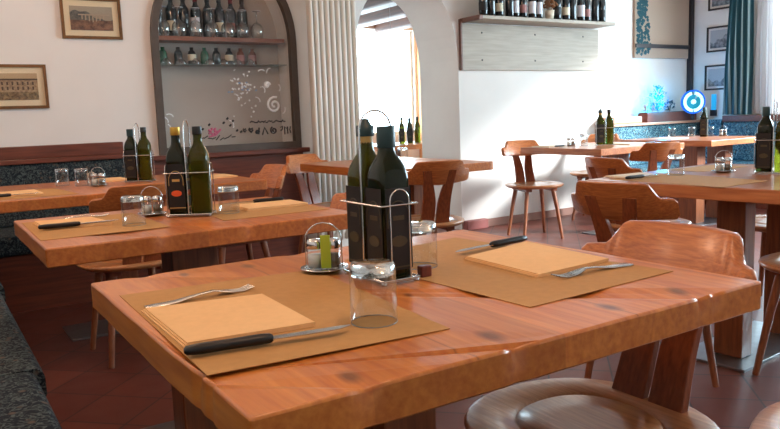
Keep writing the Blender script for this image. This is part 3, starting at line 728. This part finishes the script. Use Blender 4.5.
def put(proto,loc,rz,lab,group=None):
    if proto.name not in first:
        first[proto.name]=1; proto.location=loc; proto.rotation_euler=(0,0,rz); proto['label']=lab
        if group: proto['group']=group
        return proto
    return dup(proto,loc,rz,lab,group)
def set_rack(cx,cy,rz,z,p1,p2,l1,l2,lr):
    put(rk,(cx,cy,z),rz,lr,'chrome bottle racks on the tables')
    for s,p,l in ((1,p1,l1),(-1,p2,l2)):
        dx,dy=rot(0,s*.0355,rz); put(p,(cx+dx,cy+dy,z+.0065),rz,l,'square oil bottles in racks')
set_rack(.705,1.138,0,ZT,bA,bB,'olive oil bottle with gold neck, left of the pair on the nearest table','dark square bottle with tall cap, right of the pair on the nearest table','chrome wire rack holding two oil bottles on the nearest table')
tag(MB().box(-.012,.012,-.008,.008,0,.022).build('wooden_block',wood('dark_small_wood',(120,50,36),(90,34,26),.4,3,2,.2),None,.003,loc=(.768,1.085,ZT)),'small dark red wooden block beside the bottle rack on nearest table','block')
TH=R(-122.7)
set_rack(.735,2.345,TH,ZT,bD,bC,'olive bottle with black cap on the second table, right of the pair','black-labelled bottle with gold cap on the second table, left of the pair','chrome wire rack holding two oil bottles on the second table')
set_rack(.985,3.985,TH,ZT,bD,bB,'blue-black capped bottle on the far-left table, right of the pair','pale necked oil bottle on the far-left table, left of the pair','chrome wire rack with two oil bottles on the far-left table')
set_rack(3.02,1.70,R(20),ZT,bB,bD,'tall dark bottle at right edge of picture, left of the pair','tall dark bottle at right edge of picture, right of the pair','chrome wire rack with two bottles on the large right table')
set_rack(4.71,4.06,TH,ZT,bD,bA,'dark bottle under the wine shelf, right of the pair on the table','olive green bottle under the wine shelf, left of the pair on table','wire rack with two bottles on the table under the wine shelf')
put(bB,(6.25,4.20,ZT),R(20),'single dark bottle on the far table in front of the blue light','square oil bottles in racks')
for i,(x,y) in enumerate(((4.44,6.62),(4.545,6.62),(4.62,6.58))):
    put([bA,bB,bD][i],(x,y,ZT),R(-30),['leftmost','middle','rightmost'][i]+' of three oil bottles on the table seen through the arch','oil bottles through the arch')

M_RIM=plain('glass_rim_highlight',(220,225,225),.08,trans=.7,ior=1.3)
def tumbler():
    o=thing('water_glass','x','glass')
    MB().lathe([(.0295,0),(.0310,0),(.0325,.03),(.0330,.0805),(.0320,.083),(.0,.083)],0,0,32,False).build('outer_wall',G_CLEAR,o) if False else None
    prof=[(.0318,0),(.0332,.001),(.0338,.03),(.0335,.072),(.0325,.081),(.030,.083),(.001,.0825)]
    inn=[(.001,.070),(.028,.070),(.031,.066),(.0315,.03),(.0310,.001)]
    MB().loft([[(r*cos(2*pi*k/32),r*sin(2*pi*k/32),z) for k in range(32)] for r,z in ((.0318,0),(.0326,.0008),(.0330,.03),(.0330,.070),(.0322,.079),(.0295,.0825),(.0,.083))],True,False).build('glass_wall',G_THIN,o)
    MB().lathe([(0,.0665),(.0305,.0665),(.0312,.070),(.0305,.078),(.028,.0815),(0,.0818)],0,0,28,False).build('thick_base',G_CLEAR,o)
    MB().tube([(.0325*cos(2*pi*k/32),.0325*sin(2*pi*k/32),.0012) for k in range(32)],.0009,5,True).build('rim',M_RIM,o)
    return o
tg=tumbler(); tg.scale=(1.04,1.04,1.08)
GL=[(.536,.888,'upturned water glass on the front placemat of the nearest table'),(.815,1.165,'upturned water glass behind the bottle rack on the nearest table'),
    (.530,2.26,'upturned water glass left of the oil bottles on the second table'),(.850,2.310,'upturned water glass right of the oil bottles on the second table'),
    (.625,4.14,'upturned water glass at left end of the far-left table'),(.70,4.02,'upturned water glass beside the cruet on the far-left table'),
    (2.76,1.985,'upturned water glass on the large right table beside the knife'),
    (4.62,4.20,'small glass at the left on the table under the wine shelf'),(4.83,4.40,'small glass at the back of the table under the wine shelf'),
    (6.10,4.44,'upturned glass left of the bottle on the far bright table'),(6.32,4.38,'upturned glass right of the cruet on the far bright table'),(6.35,4.20,'upturned glass nearest the front of the far bright table'),
    (2.72,4.05,'upturned glass on the table before the arch'),(4.78,6.5,'glass on the table in the next room through the arch')]
for i,(x,y,l) in enumerate(GL): put(tg,(x,y,ZT),i*.7,l,'upturned water glasses')

def cruet():
    o=thing('cruet_set','x','cruet')
    MB().lathe([(0,0),(.030,0),(.034,.002),(.037,.006),(.047,.0075),(.047,.0085),(.036,.0085),(.033,.004),(0,.0035)],0,0,32,False).build('tray',M_CHROME,o)
    MB().tube([(-.0355,0,.004),(-.0355,0,.062)]+[(-.0355*cos(pi*k/10),0,.062+.034*sin(pi*k/10)) for k in range(1,10)]+[(.0355,0,.062),(.0355,0,.004)],.0014,6).build('handle',M_CHROME,o)
    return o
def shaker(fill):
    o=thing('shaker','x','shaker')
    MB().loft([[(r*cos(2*pi*k/20),r*sin(2*pi*k/20),z) for k in range(20)] for r,z in ((.0148,.0),(.0155,.002),(.0155,.046),(.0135,.047))],True,True).build('glass_jar',G_THIN,o)
    MB().lathe([(0,.004),(.0148,.004),(.0148,.030),(0,.031)],0,0,16,False).build('contents',fill,o)
    MB().lathe([(.0160,.042),(.0165,.043),(.0165,.054),(.013,.060),(0,.062)],0,0,20,False).build('metal_cap',M_CHROME,o)
    return o
cr=cruet(); s1=shaker(M_SALT); s2=shaker(M_PEP)
def cruetset(x,y,rz,where):
    put(cr,(x,y,ZT),rz,'round chrome cruet tray with handle '+where)
    for s,p,nm in ((-1,s1,'salt shaker with metal cap '),(1,s2,'pepper shaker with metal cap ')):
        dx,dy=rot(s*.0175,0,rz); put(p,(x+dx,y+dy,ZT+.004),0,nm+where)
cruetset(.652,1.262,R(-32),'left of the nearest bottle rack')
m=MB().box(-.0095,.0095,-.0015,.0015,0,.066); 
tag(m.build('sweetener_packet',M_LIME,None,.001,loc=(.6455,1.2415,ZT+.009)),'lime green paper packet standing in the cruet on the nearest table','packet').rotation_euler=(0.05,0,R(-32))
cruetset(.638,2.455,R(-32),'left of the bottles on the second table')
cruetset(.76,3.92,R(-32),'beside glasses on the far-left table')
cruetset(2.975,1.90,R(-40),'left of the bottles on the large right table')
cruetset(4.60,4.32,R(-32),'on the table under the wine shelf')
cruetset(6.40,4.10,R(-32),'beside the bottle on the far bright table')
jar=thing('toothpick_jar','glass jar of toothpicks beside the cruet on the far-left table','jar',(.738,3.985,ZT))
MB().loft([[(r*cos(2*pi*k/20),r*sin(2*pi*k/20),z) for k in range(20)] for r,z in ((.020,.0),(.021,.002),(.022,.055))],True,False).build('glass_jar',G_THIN,jar)
m=MB()
for k in range(12): a=k*.6; m.tube([(.01*cos(a),.01*sin(a),.004),(.017*cos(a+.4),.017*sin(a+.4),.068+.004*sin(k))],.001,4)
m.build('toothpicks',M_NAPW,jar)

# ------------------------------------------------------------------ mats, napkins, cutlery
def quad(name,label,cat,pts,z,th,mat,layers=1,group=None,curl=0):
    cx=sum(p[0] for p in pts)/4; cy=sum(p[1] for p in pts)/4
    o=thing(name,label,cat,(cx,cy,z),0,group) if layers>1 else None
    L=[]
    for k in range(layers):
        s=1-.012*k; off=(.0015*k,-.001*k); t0=th*k/layers; t1=th*(k+1)/layers
        n=8; top=[]; 
        m=MB(); V=[]; F=[]
        A,B,C,D=[Vector((p[0]-cx,p[1]-cy,0)) for p in pts]
        for lev in (0,1):
            for i in range(n+1):
                for j in range(n+1):
                    u,v=i/n,j/n; p=(A*(1-u)*(1-v)+B*u*(1-v)+C*u*v+D*(1-u)*v)*s+Vector((off[0],off[1],0))
                    puff=.0022*(k+1)/layers*sin(pi*u)*sin(pi*v)*(1 if layers>1 else 0)
                    edge=curl*max(0,(u-.8)/.2)**2*max(0,(v-.6)/.4)
                    V.append((p.x,p.y,(t1 if lev else t0)+puff*(1 if lev else (k>0))+edge))
        q=(n+1)**2
        for i in range(n):
            for j in range(n):
                a=i*(n+1)+j; F+=[(a,a+1,a+n+2,a+n+1),(q+a,q+a+n+1,q+a+n+2,q+a+1)]
        for i in range(n):
            for (a,b_) in ((i*(n+1),(i+1)*(n+1)),(i*(n+1)+n,(i+1)*(n+1)+n),(i,i+1),(n*(n+1)+i,n*(n+1)+i+1)): F.append((a,b_,q+b_,q+a))
        m.add(V,F,True)
        if layers>1: ob=m.build('folded_layer',mat,o)
        else: ob=m.build(name,mat,None,loc=(cx,cy,z)); tag(ob,label,cat,group); o=ob
        e=ob.modifiers.new('edges','EDGE_SPLIT'); e.split_angle=R(50)
    return o
gm='brown paper placemats'; gn='folded paper napkins'
quad('placemat','brown paper placemat at the left end of the nearest table','placemat',[(.262,.823),(.600,.79),(.640,1.285),(.275,1.325)],ZT,.0008,M_PAPER,1,gm)
quad('placemat','brown paper placemat at the right end of the nearest table','placemat',[(.762,.800),(1.130,.815),(1.075,1.385),(.735,1.33)],ZT,.0008,M_PAPER,1,gm)
zn=ZT+.001
quad('paper_napkin','large orange-beige napkin beside the knife, left on the nearest table','napkin',[(.272,.945),(.456,.922),(.466,1.142),(.276,1.180)],zn,.0065,M_NAP,3,gn)
quad('paper_napkin','orange-beige napkin between knife and fork, right on the nearest table','napkin',[(.910,.935),(1.112,.948),(1.132,1.205),(.921,1.160)],zn,.006,M_NAP,3,gn)
quad('placemat','brown paper placemat at the left end of the second table','placemat',[(.255,2.14),(.60,2.13),(.60,2.58),(.26,2.60)],ZT,.0008,M_PAPER,1,gm)
quad('placemat','brown paper placemat at the right end of the second table','placemat',[(.765,2.13),(1.13,2.13),(1.13,2.60),(.80,2.60)],ZT,.0008,M_PAPER,1,gm)
quad('paper_napkin','folded napkin behind the knife, left on the second table','napkin',[(.290,2.36),(.478,2.315),(.455,2.52),(.285,2.55)],zn,.008,M_NAP,3,gn)
quad('paper_napkin','pale napkin beside a dark knife, right on the second table','napkin',[(.905,2.29),(1.13,2.29),(1.13,2.44),(.905,2.45)],zn,.008,M_NAP,3,gn)
quad('placemat','brown paper placemat at left front of the far-left table','placemat',[(.26,3.55),(.60,3.55),(.56,4.0),(.24,4.0)],ZT,.0008,M_PAPER,1,gm)
quad('paper_napkin','folded napkin at the left picture edge on the far-left table','napkin',[(.27,3.68),(.47,3.68),(.46,3.92),(.26,3.92)],zn,.008,M_NAP,3,gn)
quad('paper_napkin','folded napkin left of the oil bottles on the far-left table','napkin',[(.82,4.16),(.97,4.16),(.97,4.38),(.82,4.38)],ZT,.008,M_NAP,3,gn)
quad('paper_napkin','folded napkin at the right end of the far-left table','napkin',[(1.28,3.80),(1.46,3.80),(1.46,4.02),(1.28,4.02)],ZT,.008,M_NAP,3,gn)
quad('placemat','brown paper placemat at left end of the large right table','placemat',[(2.42,1.55),(2.72,1.55),(2.82,2.1),(2.44,2.08)],ZT,.0008,M_PAPER,1,gm)
quad('placemat','brown paper placemat on the far side of the large right table','placemat',[(2.95,1.98),(3.3,1.98),(3.3,2.17),(2.95,2.17)],ZT,.0008,M_PAPER,1,gm)
quad('paper_napkin','pale napkin under the glass on the large right table','napkin',[(2.62,1.93),(2.86,2.03),(2.90,2.14),(2.66,2.12)],zn,.006,M_NAPW,2,gn) if False else quad('paper_napkin','pale napkin beside the glass on the large right table','napkin',[(2.50,2.02),(2.69,2.02),(2.72,2.15),(2.50,2.16)],zn,.006,M_NAPW,3,gn)
quad('paper_napkin','pale napkin at the right end of the table under the wine shelf','napkin',[(4.82,3.90),(5.05,3.90),(5.05,4.15),(4.82,4.15)],ZT,.008,M_NAPW,3,gn)
quad('paper_napkin','pale napkin at the left of the table under the wine shelf','napkin',[(4.30,4.28),(4.5,4.28),(4.5,4.48),(4.30,4.48)],ZT,.008,M_NAPW,3,gn)
quad('paper_napkin','white napkin at the left of the far window-lit table','napkin',[(5.70,4.15),(5.95,4.15),(5.95,4.4),(5.70,4.4)],ZT,.008,M_NAPW,3,gn)
quad('paper_napkin','pale napkin on the table standing before the arch','napkin',[(2.3,3.75),(2.5,3.75),(2.5,3.95),(2.3,3.95)],ZT,.008,M_NAPW,3,gn)
def knife():
    o=thing('table_knife','x','knife')     # lies along +x, handle from 0 to .115
    rings=[]
    for x,w,h in ((0,.004,.003),(.003,.008,.006),(.02,.0095,.0075),(.06,.0085,.007),(.10,.0095,.0075),(.112,.008,.0065),(.116,.005,.004)):
        rings.append([(x,w*cos(2*pi*k/12),.008+h*sin(2*pi*k/12)) for k in range(12)])
    MB().loft(rings,True,True).build('black_handle',M_BLACK,o)
    up=[(.114,-.007),(.135,-.0085),(.16,-.009),(.19,-.0085),(.21,-.006),(.226,.002),(.228,.0055)]; dn=[(.215,.0065),(.16,.0065),(.114,.0065)]
    MB().loft([[(x,y,.0070) for x,y in up+dn],[(x,y,.0085) for x,y in up+dn]],False,True).build('blade',M_BLADE,o)
    return o
def fork():
    o=thing('table_fork','x','fork')      # handle from 0, tines to .19
    st=[(0,.0105,.0),(.01,.012,0),(.05,.009,.001),(.09,.0045,.006),(.118,.0045,.008),(.135,.010,.004),(.150,.0125,.0015)]
    MB().loft([[(x,-w/1.0,z),(x,w,z),(x,w,z+.0022),(x,-w,z+.0022)] for x,w,z in st],True,True).build('handle',M_BLADE,o)
    for k in range(4):
        y=-.0105+.007*k; MB().tube([(.148,y,.0027),(.170,y,.0015),(.190,y,.006)],.0014,6).build('tine',M_BLADE,o)
    return o
kn=knife(); fk=fork(); gk='black handled table knives'
KN=[((.260,.904,ZT+.0020),-10,'black handled knife beside the left napkin on the nearest table',-.02),
    ((1.152,1.222,ZT+.002),186,'black handled knife behind the right napkin on the nearest table',.0),
    ((.276,2.345,ZT+.004),-3,'black handled knife at the left end of the second table',0),
    ((1.12,2.47,ZT+.003),176,'black handled knife at the right end of the second table',0),
    ((.22,3.66,ZT+.003),0,'knife at left picture edge on the far-left table',0),
    ((2.44,1.99,ZT+.003),2,'black handled knife on the large right table',0),
    ((4.34,4.25,ZT+.003),5,'dark knife at the left of the table under the wine shelf',0),
    ((5.08,3.86,ZT+.003),180,'dark knife at the right of the table under the wine shelf',0)]
for loc,a,l,tl in KN:
    o=put(kn,loc,R(a),l,gk)
o=put(fk,(.288,1.197,ZT+.001),R(4),'fork behind the left napkin on the nearest table','table forks')
o=put(fk,(1.118,.903,ZT+.001),R(178),'fork in front of the right napkin on the nearest table','table forks')
o=put(fk,(.33,2.565,ZT+.002),R(-3),'fork behind the napkin at left of the second table','table forks')

# ------------------------------------------------------------------ niche glasses
def goblet():
    o=thing('wine_glass','x','glass')     # upside down: rim on the shelf, foot up
    MB().lathe([(.040,0),(.047,.03),(.050,.055),(.045,.085),(.026,.108),(.0055,.120),(.004,.135),(.004,.185),(.008,.193),(.034,.199),(.034,.201),(.0,.202)],0,0,24,False).build('glass_bowl',G_GOB,o)
    MB().tube([(.034*cos(2*pi*k/24),.034*sin(2*pi*k/24),.2) for k in range(24)],.0016,5,True).build('foot_highlight',M_SPK,o)  # opaque white ring stands in for the highlight on the glass foot
    return o
gb=goblet(); od=['leftmost','second','third','fourth','fifth','sixth','rightmost']
for i,x in enumerate((1.53,1.645,1.765,1.885,2.005,2.12,2.235)):
    put(gb,(x,5.232,1.6625),0,f'{od[i]} upturned wine glass in the front row on the niche shelf','wine glasses on the niche shelf')
for i,(x,k) in enumerate(((1.53,0),(1.63,1),(1.72,0),(1.81,4),(1.90,0),(1.99,1),(2.08,2),(2.17,0))):
    dup(protos[k],(x,5.345,1.6625),R(-20),['leftmost','second','third','fourth','fifth','sixth','seventh','rightmost'][i]+' wine bottle standing behind the glasses in the niche','wine bottles in the niche')
def smallbottle(mat,lab):
    o=thing('small_bottle','x','bottle')
    MB().lathe([(0,0),(.028,0),(.030,.004),(.030,.075),(.024,.095),(.014,.105),(.014,.125),(0,.126)],0,0,18,False).build('glass_body',mat,o)
    if lab: MB().lathe([(.0305,.03),(.0305,.075)],0,0,18,False).build('paper_label',lab,o)
    return o
sb=[smallbottle(G_GREENB,None),smallbottle(G_WINE,None),smallbottle(G_WINE,M_LABW),smallbottle(plain('amber_glass',(120,70,50),.15,coat=.4),M_LABP)]
for i,(x,k) in enumerate(((1.545,0),(1.655,1),(1.755,2),(1.85,0),(1.94,1),(2.04,2),(2.13,3),(2.225,3))):
    put(sb[k],(x,5.33,1.4725),0,['leftmost','second','third','fourth','fifth','sixth','seventh','rightmost'][i]+' small bottle on the niche glass shelf','small bottles on the niche glass shelf')
def bowl():
    o=thing('glass_bowl','x','bowl'); MB().lathe([(.036,0),(.037,.002),(.033,.022),(.015,.034),(.014,.040),(0,.040)],0,0,20,False).build('glass_wall',G_GOB,o); return o
bw=bowl()
for i in range(7): put(bw,(1.545+.105*i,5.255,1.4725),0,od[i]+' small upturned glass bowl on the niche glass shelf','small bowls on the niche glass shelf')

# hanging sign in the far room
sg=thing('hanging_sign','square thin-framed sign hanging on a chain in the room beyond the arch','sign',(4.95,7.55,1.66))
m=MB(); w,h=.115,.085
for a,b_ in (((-w,-h),(w,-h)),((w,-h),(w,h)),((w,h),(-w,h)),((-w,h),(-w,-h))): m.tube([(a[0],0,a[1]),(b_[0],0,b_[1])],.006,6)
m.build('frame',plain('pale_grey_metal',(150,145,150),.5),sg)
MB().box(-w,w,-.003,.003,-h,h).build('sign_panel',plain('frosted_white_panel',(245,240,240),.6,trans=.6,ior=1.05),sg)
MB().tube([(0,0,h),(0,0,.98)],.003,6).build('chain',plain('grey_chain',(120,112,110),.5),sg)
# ------------------------------------------------------------------ light
w=bpy.data.worlds.new('w'); sc.world=w; w.use_nodes=True
bg=w.node_tree.nodes['Background']; bg.inputs[0].default_value=(.64,.87,1.0,1); bg.inputs[1].default_value=23.0
def area(name,loc,rotv,sx,sy,power,colr,portal=False):
    l=bpy.data.lights.new(name,'AREA'); l.shape='RECTANGLE'; l.size=sx; l.size_y=sy; l.energy=power; l.color=colr
    if portal: l.cycles.is_portal=True
    o=bpy.data.objects.new(name,l); o.location=loc; o.rotation_euler=rotv; col.objects.link(o); return o
area('portal_right',(WX+.1,1.85,1.69),(0,R(90),0),1.52,4.9,1,(1,1,1),True)
area('portal_far',(4.9,10.1,1.6),(R(-90),0,0),4.2,1.67,1,(1,1,1),True)
def lamp(x,y,p,c=(1,.62,.40),r=.12,z=2.35):
    l=bpy.data.lights.new('ceiling_lamp','POINT'); l.energy=p; l.color=c; l.shadow_soft_size=r
    o=bpy.data.objects.new('ceiling_lamp_light',l); o.location=(x,y,z); col.objects.link(o)
lamp(.6,3.4,23); lamp(.8,.6,20); lamp(-.1,2.0,8,z=2.2)
l=bpy.data.lights.new('sun','SUN'); l.energy=13; l.color=(.92,.97,1.0); l.angle=R(9)
o=bpy.data.objects.new('sun_light',l); o.rotation_euler=Vector((-1.6,1.7,-.88)).to_track_quat('-Z','Y').to_euler(); col.objects.link(o)
l=bpy.data.lights.new('blue_glow','POINT'); l.energy=14; l.color=(0,.45,1); l.shadow_soft_size=.03
o=bpy.data.objects.new('blue_glow_light',l); o.location=(6.66,4.96,1.08); col.objects.link(o)
l=bpy.data.lights.new('orange_wall_lamp','POINT'); l.energy=14; l.color=(1,.6,.35); l.shadow_soft_size=.1
o=bpy.data.objects.new('far_room_lamp_light',l); o.location=(6.0,8.2,2.2); col.objects.link(o)

# ------------------------------------------------------------------ camera
cam=bpy.data.cameras.new('camera'); co=bpy.data.objects.new('camera',cam); col.objects.link(co)
cam.sensor_width=36; cam.lens=729/780*36; cam.clip_start=.02
P_,Ro,Y_=R(7.66),R(-2.1),R(32.7)
f_=Vector((0,cos(P_),-sin(P_))); r0=Vector((1,0,0)); u0=r0.cross(f_)
r_=cos(Ro)*r0+sin(Ro)*u0; u_=-sin(Ro)*r0+cos(Ro)*u0
Mz=Matrix(((cos(Y_),sin(Y_),0),(-sin(Y_),cos(Y_),0),(0,0,1)))
f_,r_,u_=Mz@f_,Mz@r_,Mz@u_
M4=Matrix(((r_.x,u_.x,-f_.x,0),(r_.y,u_.y,-f_.y,0),(r_.z,u_.z,-f_.z,1.048),(0,0,0,1)))
co.matrix_world=M4
sc.camera=co
sc.view_settings.view_transform='Standard'; sc.view_settings.look='None'; sc.view_settings.gamma=1; sc.view_settings.exposure=0
sc.cycles.max_bounces=10; sc.cycles.transparent_max_bounces=16; sc.cycles.transmission_bounces=10
sc.cycles.caustics_reflective=False; sc.cycles.caustics_refractive=False
sc.cycles.sample_clamp_indirect=6
